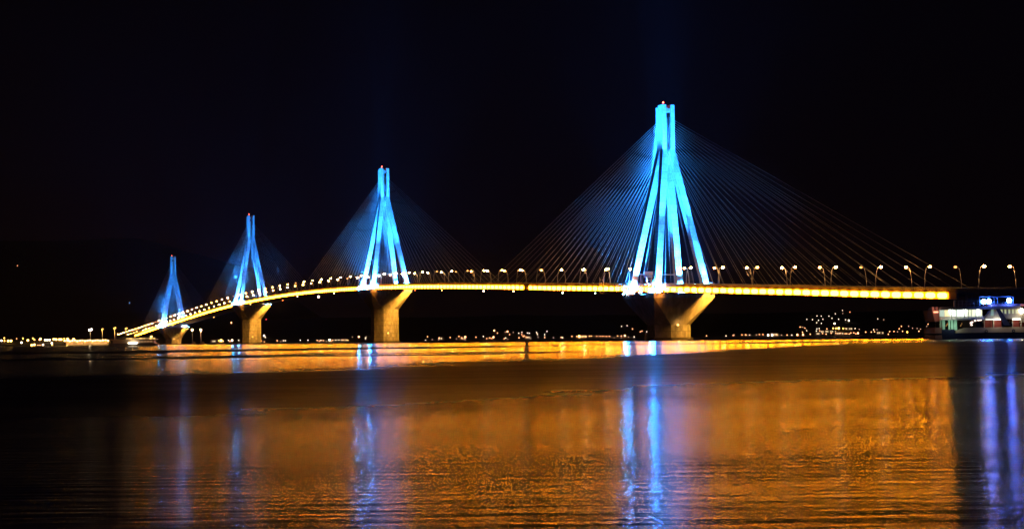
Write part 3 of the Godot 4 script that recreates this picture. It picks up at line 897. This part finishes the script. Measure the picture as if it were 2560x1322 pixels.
func harbour() -> void:
	# tall lamp masts behind the quay and on the barges by the farthest pier
	var k := 0
	for q in [[-820.0, 3000.0, 28.0, 2.6, "biggest white lamp on the tallest mast of the harbour"], [-802.0, 3020.0, 29.0, 1.5, "yellow lamp on a mast, next to the big white one"], [-783.0, 3040.0, 31.0, 1.9, "yellow double lamp on a mast behind the harbour building"], [-758.0, 3030.0, 30.0, 1.7, "yellow double lamp on the mast nearest the bridge end"]]:
		mast(q[0], q[1], q[2], q[3], q[4], k == 0)
		k += 1
	# long harbour building with a row of canopy lamps
	var b := thing("harbour_building", "long low harbour building with a continuous row of bright canopy lamps", "building", Vector3(-826, 1.4, -3000))
	var w := st()
	span(w, -42, 42, 0, 7, -14, 0)
	obj("wall", w, mat(Color(0.4, 0.3, 0.2)), b)
	var rf := st()
	span(rf, -46, 46, 9.6, 10.4, -16, 8)
	obj("canopy_roof", rf, mat(Color(0.4, 0.36, 0.3)), b)
	var ball_mesh := st()
	ball(ball_mesh, Vector3.ZERO, Vector3(1.9, 1.3, 1.3), 7, 4)
	var bm := done(ball_mesh)
	var hot := glow(Color(1.0, 0.56, 0.16), 13.0)
	for i in 18:
		var o := obj("canopy_lamp", bm, hot, b)
		o.position = Vector3(-42 + 84 * i / 17.0, 8.4 + 0.9 * sin(i * 2.1), 7.0)
		if i % 3 == 1:
			omni(b, Vector3(-42 + 84 * i / 17.0, 6.6, 8.0), Color(1, 0.6, 0.2), 60.0, 0.4)
	for i in 12:
		var wn := st()
		span(wn, -39 + 6.6 * i, -35 + 6.6 * i, 2.2, 4.6, -0.2, 0.15)
		obj("lit_window", wn, glow(Color(1.0, 0.35, 0.1), 0.9 if i % 4 != 2 else 0.2), b)
	# a few stand-in houses with lit windows along the far shore
	var spots := [[-232.0, 3020.0, 18.0, 5.0, "white"], [-99.0, 3020.0, 12.0, 5.0, "cream"], [-140.0, 3030.0, 10.0, 6.0, "grey"], [-330.0, 3020.0, 12.0, 5.0, "cream"], [30.0, 3030.0, 13.0, 6.0, "white"], [138.0, 3035.0, 14.0, 6.0, "cream"], [512.0, 3020.0, 16.0, 6.0, "white"], [600.0, 3040.0, 13.0, 6.0, "grey"], [680.0, 3330.0, 34.0, 6.0, "white"], [744.0, 3420.0, 15.0, 7.0, "cream"], [640.0, 3030.0, 16.0, 6.0, "white"], [725.0, 3050.0, 13.0, 6.0, "cream"], [-508.0, 3030.0, 16.0, 7.0, "white"], [-590.0, 3050.0, 14.0, 6.0, "grey"]]
	var tones := {"white": mat(Color(0.6, 0.55, 0.5)), "cream": mat(Color(0.5, 0.4, 0.28)), "grey": mat(Color(0.3, 0.28, 0.26))}
	var tile := mat(Color(0.2, 0.07, 0.04))
	var near_what := ["just right of the second pylon's pier", "left of the midspan lights", "left of the midspan, set back", "beside the second pylon's tall pier", "right under the midspan lights", "right of the midspan beside a row of orange lamps", "on the waterfront right of the nearest pier", "behind the waterfront below the hillside town", "brightly lit, widest on the slope of the hillside town", "highest on the hillside town", "on the waterfront below the hillside town", "on the waterfront nearest the ferry", "left of the third pylon's tall pier", "beside the farthest pylon's pier"]
	var pane := glow(Color(1.0, 0.72, 0.4), 2.2)
	for i in spots.size():
		var q: Array = spots[i]
		var h := thing("stand_in_house", "small %s house with lit windows, %s" % [q[4], near_what[i]], "house", Vector3(q[0], land(q[0], q[1]) - 0.3, -q[1]), Basis.IDENTITY, "houses on the far shore")
		var wl := st()
		span(wl, -q[2] / 2, q[2] / 2, 0, q[3], -9, 0)
		obj("wall", wl, tones[q[4]], h)
		var rr := st()
		solid(rr, [Vector3(-q[2] / 2 - 0.5, q[3], 0.5), Vector3(q[2] / 2 + 0.5, q[3], 0.5), Vector3(q[2] / 2 + 0.5, q[3], -9.5), Vector3(-q[2] / 2 - 0.5, q[3], -9.5)], [Vector3(-q[2] / 2 + 2.5, q[3] + 2.4, -4.2), Vector3(q[2] / 2 - 2.5, q[3] + 2.4, -4.2), Vector3(q[2] / 2 - 2.5, q[3] + 2.4, -4.8), Vector3(-q[2] / 2 + 2.5, q[3] + 2.4, -4.8)])
		obj("roof", rr, tile, h)
		var n := int(q[2] / 3.2)
		for j in n:
			var x: float = -q[2] / 2 + q[2] * (j + 0.5) / n
			var wi := st()
			span(wi, x - 0.8, x + 0.8, q[3] * 0.45, q[3] * 0.8, -0.1, 0.12)
			obj("window", wi, pane if (j + i) % 3 != 1 else M.dark, h)

func mast(x: float, z: float, h: float, r: float, label: String, white: bool) -> void:
	var o := thing("lamp_mast", label, "lamp mast", Vector3(x, 1.4, -z), Basis.IDENTITY, "tall lamp masts by the harbour")
	var p := st()
	tube(p, Vector3.ZERO, Vector3(0, h, 0), 0.7, 0.45, 8)
	obj("pole", p, M.pale_steel, o)
	var c := st()
	box(c, Vector3(0, h + 0.2, 0), Vector3(4.0, 0.4, 0.8))
	obj("cross_arm", c, M.steel, o)
	for q in [-1.0, 1.0]:
		var e := st()
		ball(e, Vector3(q * r * 0.7, h + 1.2 + 0.6 * q, 0), Vector3.ONE * r * 0.62, 8, 5)
		obj("lamp", e, glow(Color(1.0, 0.8, 0.66) if white else Color(1.0, 0.5, 0.08), 22.0 if white else 6.0), o)
	omni(o, Vector3(0, h - 3.0, 4.5), Color(1.0, 0.6, 0.3) if white else Color(1.0, 0.5, 0.1), 160.0, 0.4)

# ---------------------------------------------------------------- boats
func ferry() -> void:
	var f := thing("car_ferry", "double-deck car ferry with lit windows, blue lamps and navy diagonal stripe", "ferry", Vector3(129.6, 0, -476))
	# local x from the bow towards the stern, y up, z towards the camera; the side plating is at z = 0 and the hull reaches back to z = -14
	var hull := st()
	prism(hull, [[3.0, -0.6], [46, -0.6], [46, 1.85], [0.9, 1.85]], -14.0, 0.0)
	prism(hull, [[0.9, 1.852], [6.4, 1.852], [6.4, 3.0], [1.6, 3.0]], -13.95, -0.05)
	obj("hull", hull, M.navy, f)
	var bul := st()
	prism(bul, [[6.8, 1.9], [46, 1.9], [46, 3.6], [9.4, 3.45], [6.8, 2.6]], -0.3, 0.06)
	obj("bulwark", bul, mat(Color(0.5, 0.36, 0.24)), f)
	var bulb := st()
	prism(bulb, [[6.8, 1.9], [46, 1.9], [46, 3.6], [9.4, 3.45], [6.8, 2.6]], -14.06, -13.7)
	obj("bulwark", bulb, mat(Color(0.5, 0.36, 0.24)), f)
	var cd := st()
	span(cd, 2.4, 46, 2.6, 2.8, -13.6, -0.32)
	obj("car_deck", cd, M.steel, f)
	# raised bow ramp and its hinge blocks
	var pink := mat(Color(0.33, 0.15, 0.12))
	var rp := st()
	prism(rp, [[0.0, 9.0], [1.9, 9.0], [2.3, 5.5], [0.7, 5.5]], -12.0, -1.0)
	var ramp := obj("bow_ramp", rp, pink, f)
	for q in [[0.05, 0.65], [1.3, 1.85]]:
		var hb := st()
		span(hb, q[0], q[1], 9.002, 10.0, -3.0, -1.2)
		obj("ramp_hook", hb, pink, ramp)
	var rl := st()
	span(rl, 0.35, 1.8, 8.2, 8.6, -0.98, -0.8)
	obj("ramp_lamp", rl, glow(Color(1.0, 0.4, 0.2), 2.4), ramp)
	omni(ramp, Vector3(-0.6, 9.6, 1.6), Color(1.0, 0.5, 0.35), 9.0, 0.2, 20.0)
	var b1 := st()
	prism(b1, [[0.3, 1.8], [2.4, 1.8], [2.4, 3.6], [0.4, 3.6]], -12.5, 0.1)
	prism(b1, [[0.4, 0.1], [2.6, 0.1], [2.4, 1.3], [0.3, 1.2]], -12.5, 0.1)
	obj("bow_block", b1, pink, f)
	# passenger deck
	var glassy := [glow(Color(0.75, 1.0, 0.8), 0.55), glow(Color(1.0, 0.75, 0.32), 1.0), glow(Color(0.93, 1.0, 0.82), 1.3), glow(Color(0.8, 1.0, 0.86), 1.6), glow(Color(0.95, 1.0, 0.66), 1.0)]
	var pd := st()
	span(pd, 2.2, 15.6, 5.9, 6.15, -13.6, 0.25)
	obj("passenger_deck", pd, M.white, f)
	var bw := st()
	span(bw, 2.2, 15.6, 6.155, 9.1, -13.0, -1.2)
	obj("saloon", bw, M.white, f)
	for q in [[2.3, 3.75, 0], [3.85, 5.5, 1], [5.85, 7.2, 2], [7.6, 9.5, 3], [9.75, 10.75, 2], [11.05, 11.9, 4], [12.25, 13.05, 4], [13.25, 14.25, 2], [14.5, 15.3, 4]]:
		var w := st()
		span(w, q[0], q[1], 7.0, 8.95, -1.19, -1.05)
		obj("saloon_window", w, glassy[q[2]], f)
	for x in [5.65, 9.62, 10.9, 13.15]:
		var po := st()
		span(po, x - 0.09, x + 0.09, 6.155, 9.1, -0.1, 0.08)
		obj("deck_post", po, M.steel, f)
	for x in [5.7, 9.9, 13.9]:
		var ll := st()
		ball(ll, Vector3(x, 8.8, -0.5), Vector3(0.75, 0.3, 0.3), 8, 5)
		obj("deck_lamp", ll, glow(Color(0.9, 1.0, 0.85), 4.0), f)
		omni(f, Vector3(x, 8.3, -0.4), Color(0.86, 1.0, 0.85), 4.0, 0.2, 25.0)
	var rw := st()
	for y in [6.5, 6.85]:
		tube(rw, Vector3(2.2, y, 0.2), Vector3(15.6, y, 0.2), 0.06, 0.06, 5)
	span(rw, 6.9, 15.6, 6.155, 6.42, 0.14, 0.22)
	obj("deck_rail", rw, M.white, f)
	var ro := st()
	span(ro, 2.2, 27.0, 9.105, 9.9, -13.4, 0.3)
	obj("boat_deck", ro, mat(Color(0.1, 0.09, 0.09)), f)
	var tr := st()
	for i in 7:
		tube(tr, Vector3(6.6 + 1.2 * i, 9.9, 0.1), Vector3(6.6 + 1.2 * i, 11.7, 0.1), 0.06, 0.06, 5)
	for y in [10.7, 11.7]:
		tube(tr, Vector3(6.6, y, 0.1), Vector3(14.0, y, 0.1), 0.05, 0.05, 5)
	obj("top_rail", tr, M.steel, f)
	var pt := st()
	span(pt, 6.4, 6.85, 9.902, 11.9, -0.3, 0.1)
	obj("signal_post", pt, mat(Color(0.6, 0.45, 0.26)), f)
	# car deck opening: pale green pillars, dark openings
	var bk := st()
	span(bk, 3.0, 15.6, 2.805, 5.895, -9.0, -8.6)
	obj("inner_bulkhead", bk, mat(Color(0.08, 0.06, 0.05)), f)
	var green := mat(Color(0.36, 0.62, 0.46), 0.6)
	for q in [[2.1, 2.5], [2.8, 3.6], [4.7, 5.2], [5.45, 6.2], [6.45, 7.35]]:
		var gp := st()
		span(gp, q[0], q[1], 2.805, 5.895, -0.9, -0.35)
		obj("deck_pillar", gp, green, f)
	omni(f, Vector3(4.4, 4.4, 1.4), Color(0.75, 1.0, 0.8), 2.2, 0.2, 20.0)  # unseen lamps off the side, placed to light the green pillars
	omni(f, Vector3(6.6, 4.0, 1.4), Color(0.75, 1.0, 0.8), 2.2, 0.2, 20.0)
	var lb := st()
	for q in [[4.3, 4.5], [8.7, 4.4]]:
		tube(lb, Vector3(q[0] - 0.3, q[1] - 0.5, -0.7), Vector3(q[0] + 0.35, q[1] + 0.5, -0.7), 0.22, 0.2, 8)
	obj("rescue_float", lb, mat(Color(0.7, 0.26, 0.08)), f)
	for q in [[11.6, 4.9], [11.95, 5.15], [12.9, 5.6], [13.9, 5.72], [14.6, 5.8], [11.75, 4.3]]:
		var al := st()
		ball(al, Vector3(q[0], q[1], -0.2), Vector3(0.4, 0.26, 0.2), 7, 4)
		obj("arch_lamp", al, glow(Color(1.0, 0.72, 0.6), 2.2), f)
	# midship casing: pale side plate, dark diagonals, red panels below
	var sp := st()
	prism(sp, [[15.3, 6.0], [17.7, 9.1], [27.5, 9.1], [27.5, 5.95]], -0.5, 0.0)
	obj("side_plate", sp, mat(Color(0.34, 0.31, 0.26)), f)
	var dg := st()
	prism(dg, [[15.1, 6.0], [15.6, 6.0], [18.0, 9.1], [17.5, 9.1]], 0.004, 0.12)
	obj("diagonal_strut", dg, mat(Color(0.07, 0.07, 0.09)), f)
	var nv := st()
	prism(nv, [[19.3, 9.1], [20.5, 9.1], [23.6, 4.0], [21.7, 4.0]], 0.004, 0.2)
	obj("navy_stripe", nv, M.navy, f)
	for q in [[20.75, 21.35], [21.95, 22.5], [23.15, 23.7], [24.25, 24.8], [25.35, 26.0]]:
		var wn := st()
		span(wn, q[0], q[1], 7.65, 8.95, 0.004, 0.06)
		obj("cabin_window", wn, glow(Color(0.9, 1.0, 0.5), 0.42), f)
	var gw := st()
	prism(gw, [[17.6, 7.0], [18.6, 7.0], [18.6, 9.0], [17.9, 9.0]], 0.004, 0.05)
	obj("cabin_window", gw, glow(Color(0.55, 1.0, 0.7), 0.22), f)
	var rl2 := st()
	ball(rl2, Vector3(27.1, 8.4, 0.3), Vector3(0.75, 0.8, 0.5), 10, 6)
	obj("side_lamp", rl2, glow(Color(1.0, 0.85, 0.6), 16.0), f)
	omni(f, Vector3(27.1, 8.4, 1.4), Color(1.0, 0.8, 0.5), 5.0, 0.3, 30.0)
	for q in [[18.5, 20.6, 2.6], [16.0, 18.4, 0.6], [24.3, 26.8, 2.0]]:
		var tl := st()
		span(tl, q[0], q[1], 5.72, 6.1, 0.06, 0.22)
		obj("tube_lamp", tl, glow(Color(1.0, 1.0, 0.84), q[2] * 1.8), f)
		omni(f, Vector3((q[0] + q[1]) / 2, 5.5, 1.0), Color(1.0, 0.95, 0.75), q[2] * 1.6, 0.3, 20.0)
	var red := mat(Color(0.22, 0.03, 0.02))
	for q in [[15.8, 18.4], [18.7, 21.3], [24.7, 26.9], [27.2, 30.0]]:
		var rd := st()
		span(rd, q[0], q[1], 3.5, 5.6, -1.4, -1.2)
		obj("red_panel", rd, red, f)
	for x in [15.7, 18.55, 24.4, 27.05]:
		var ps := st()
		span(ps, x - 0.13, x + 0.13, 3.4, 5.95, -0.4, -0.1)
		obj("side_post", ps, mat(Color(0.4, 0.33, 0.25)), f)
	var aft := st()
	span(aft, 27.5, 46.0, 5.0, 9.1, -13.0, -0.3)
	obj("aft_house", aft, mat(Color(0.34, 0.31, 0.26)), f)
	# bridge house on top with its lamps
	var bh := st()
	span(bh, 18.2, 30.0, 9.905, 10.6, -10.0, -0.2)
	obj("bridge_house", bh, mat(Color(0.32, 0.1, 0.1)), f)
	var fr := st()
	for x in [14.5, 19.0, 20.0, 24.9]:
		tube(fr, Vector3(x, 9.9, -0.4), Vector3(x, 13.0, -0.4), 0.1, 0.1, 6)
	tube(fr, Vector3(14.5, 12.9, -0.4), Vector3(24.9, 12.9, -0.4), 0.08, 0.08, 6)
	tube(fr, Vector3(14.5, 11.0, -0.4), Vector3(24.9, 11.0, -0.4), 0.08, 0.08, 6)
	obj("lamp_frame", fr, mat(Color(0.08, 0.07, 0.07)), f)
	for q in [[15.6, 11.4, 0], [17.25, 11.5, 1], [23.5, 11.65, 1]]:
		var bl := st()
		ball(bl, Vector3(q[0], q[1], 0.0), Vector3(0.75, 0.75, 0.5), 10, 6)
		var col := Color(0.07, 0.24, 1.0) if q[2] == 0 else Color(0.03, 0.16, 1.0)
		obj("blue_lamp", bl, glow(col, 220.0 if q[2] == 0 else 420.0), f)
		omni(f, Vector3(q[0], q[1], 1.2), Color(0.05, 0.16, 1.0), 12.0, 0.3, 30.0)
	for x in [16.1, 24.5]:
		var ty := TorusMesh.new()
		ty.inner_radius = 0.22
		ty.outer_radius = 0.52
		ty.rings = 14
		ty.ring_segments = 8
		var t := obj("tyre_fender", ty, mat(Color(0.03, 0.03, 0.03)), f)
		t.transform = Transform3D(Basis(Vector3.RIGHT, PI / 2), Vector3(x, 2.3, 0.3))

func far_ferry() -> void:
	var f := thing("far_ferry", "distant low ferry with a bright deck lamp in front of the harbour", "ferry", Vector3(-345, 0, -1320))
	var h := st()
	prism(h, [[1, -0.5], [39, -0.5], [41, 2.4], [-1, 2.4]], -10, 0)
	obj("hull", h, mat(Color(0.09, 0.07, 0.06)), f)
	var d := st()
	span(d, 3, 38, 2.402, 5.2, -9, -1)
	obj("superstructure", d, mat(Color(0.32, 0.24, 0.16)), f)
	var r := st()
	span(r, 1, 40, 5.202, 5.9, -9.6, 0.2)
	obj("upper_deck", r, mat(Color(0.5, 0.38, 0.24)), f)
	for i in 9:
		var l := st()
		span(l, 14.5 + i * 2.8, 16.9 + i * 2.8, 5.95, 6.9, -1.0, -0.3)
		obj("deck_light", l, glow(Color(1.0, 0.6, 0.16), 0.9 + 0.6 * sin(i * 1.9)), f)
	var bl := st()
	ball(bl, Vector3(20.5, 2.6, 0.4), Vector3(4.4, 0.8, 0.4), 12, 6)
	obj("deck_lamp", bl, glow(Color(1.0, 0.86, 0.6), 9.0), f)
	omni(f, Vector3(20.5, 3.4, 1.8), Color(1.0, 0.8, 0.5), 20.0, 0.4)
	for i in 6:
		var w := st()
		span(w, 22 + i * 2.6, 23.6 + i * 2.6, 3.2, 4.5, -1.0, -0.88)
		obj("cabin_window", w, glow(Color(1.0, 0.5, 0.2), 0.35), f)
	# work barges with lamp masts by the farthest pier
	var k := 0
	for q in [[-497.0, 2395.0, 22.5, "work barge with one thin lamp mast, left of the pair by the farthest pier"], [-484.5, 2400.0, 22.5, "work barge with a thick lamp mast and cabin, by the farthest pier"], [-594.0, 2560.0, 9.5, "lit pontoon with low yellow lamps under the far side span"]]:
		var b := thing("work_barge", q[3], "barge", Vector3(q[0], 0, -q[1]), Basis.IDENTITY, "work barges by the farthest pier")
		var hb := st()
		prism(hb, [[-5, -0.4], [5, -0.4], [6, 1.2], [-6, 1.2]], -5, 0)
		obj("hull", hb, mat(Color(0.3, 0.16, 0.08)), b)
		var cb := st()
		span(cb, 0.8, 4.6, 1.202, 4.0, -4, -1)
		obj("cabin", cb, mat(Color(0.5, 0.36, 0.22)), b)
		var mp := st()
		tube(mp, Vector3(0, 1.2, -0.5), Vector3(0, q[2] - 1.2, -0.5), 0.35 + 0.5 * (k % 2), 0.25 + 0.4 * (k % 2), 7)
		obj("mast", mp, M.pale_steel, b)
		var lm := st()
		ball(lm, Vector3(0, q[2], -0.2), Vector3(1.5, 1.5, 1.5) if k < 2 else Vector3(1.2, 1.2, 1.2))
		obj("mast_lamp", lm, glow(Color(1.0, 0.62, 0.3), 22.0 if k < 2 else 8.0), b)
		omni(b, Vector3(0, q[2] - 2.4, 2.0), Color(1.0, 0.5, 0.2), 70.0, 0.4)
		k += 1
	# beacon post standing in the water by the nearest pier
	var p := thing("marker_post", "dark marker post in the water beside the nearest pier", "marker post", on_bridge(3, 0, 17.5), frame)
	var pp := st()
	tube(pp, Vector3(0, -1, 0), Vector3(0, 3.4, 0), 0.7, 0.6, 8)
	obj("post", pp, mat(Color(0.2, 0.16, 0.14)), p)
	var pc := st()
	tube(pc, Vector3(0, 3.4, 0), Vector3(0, 4.1, 0), 0.9, 0.9, 8)
	obj("cap", pc, mat(Color(0.3, 0.22, 0.16)), p)
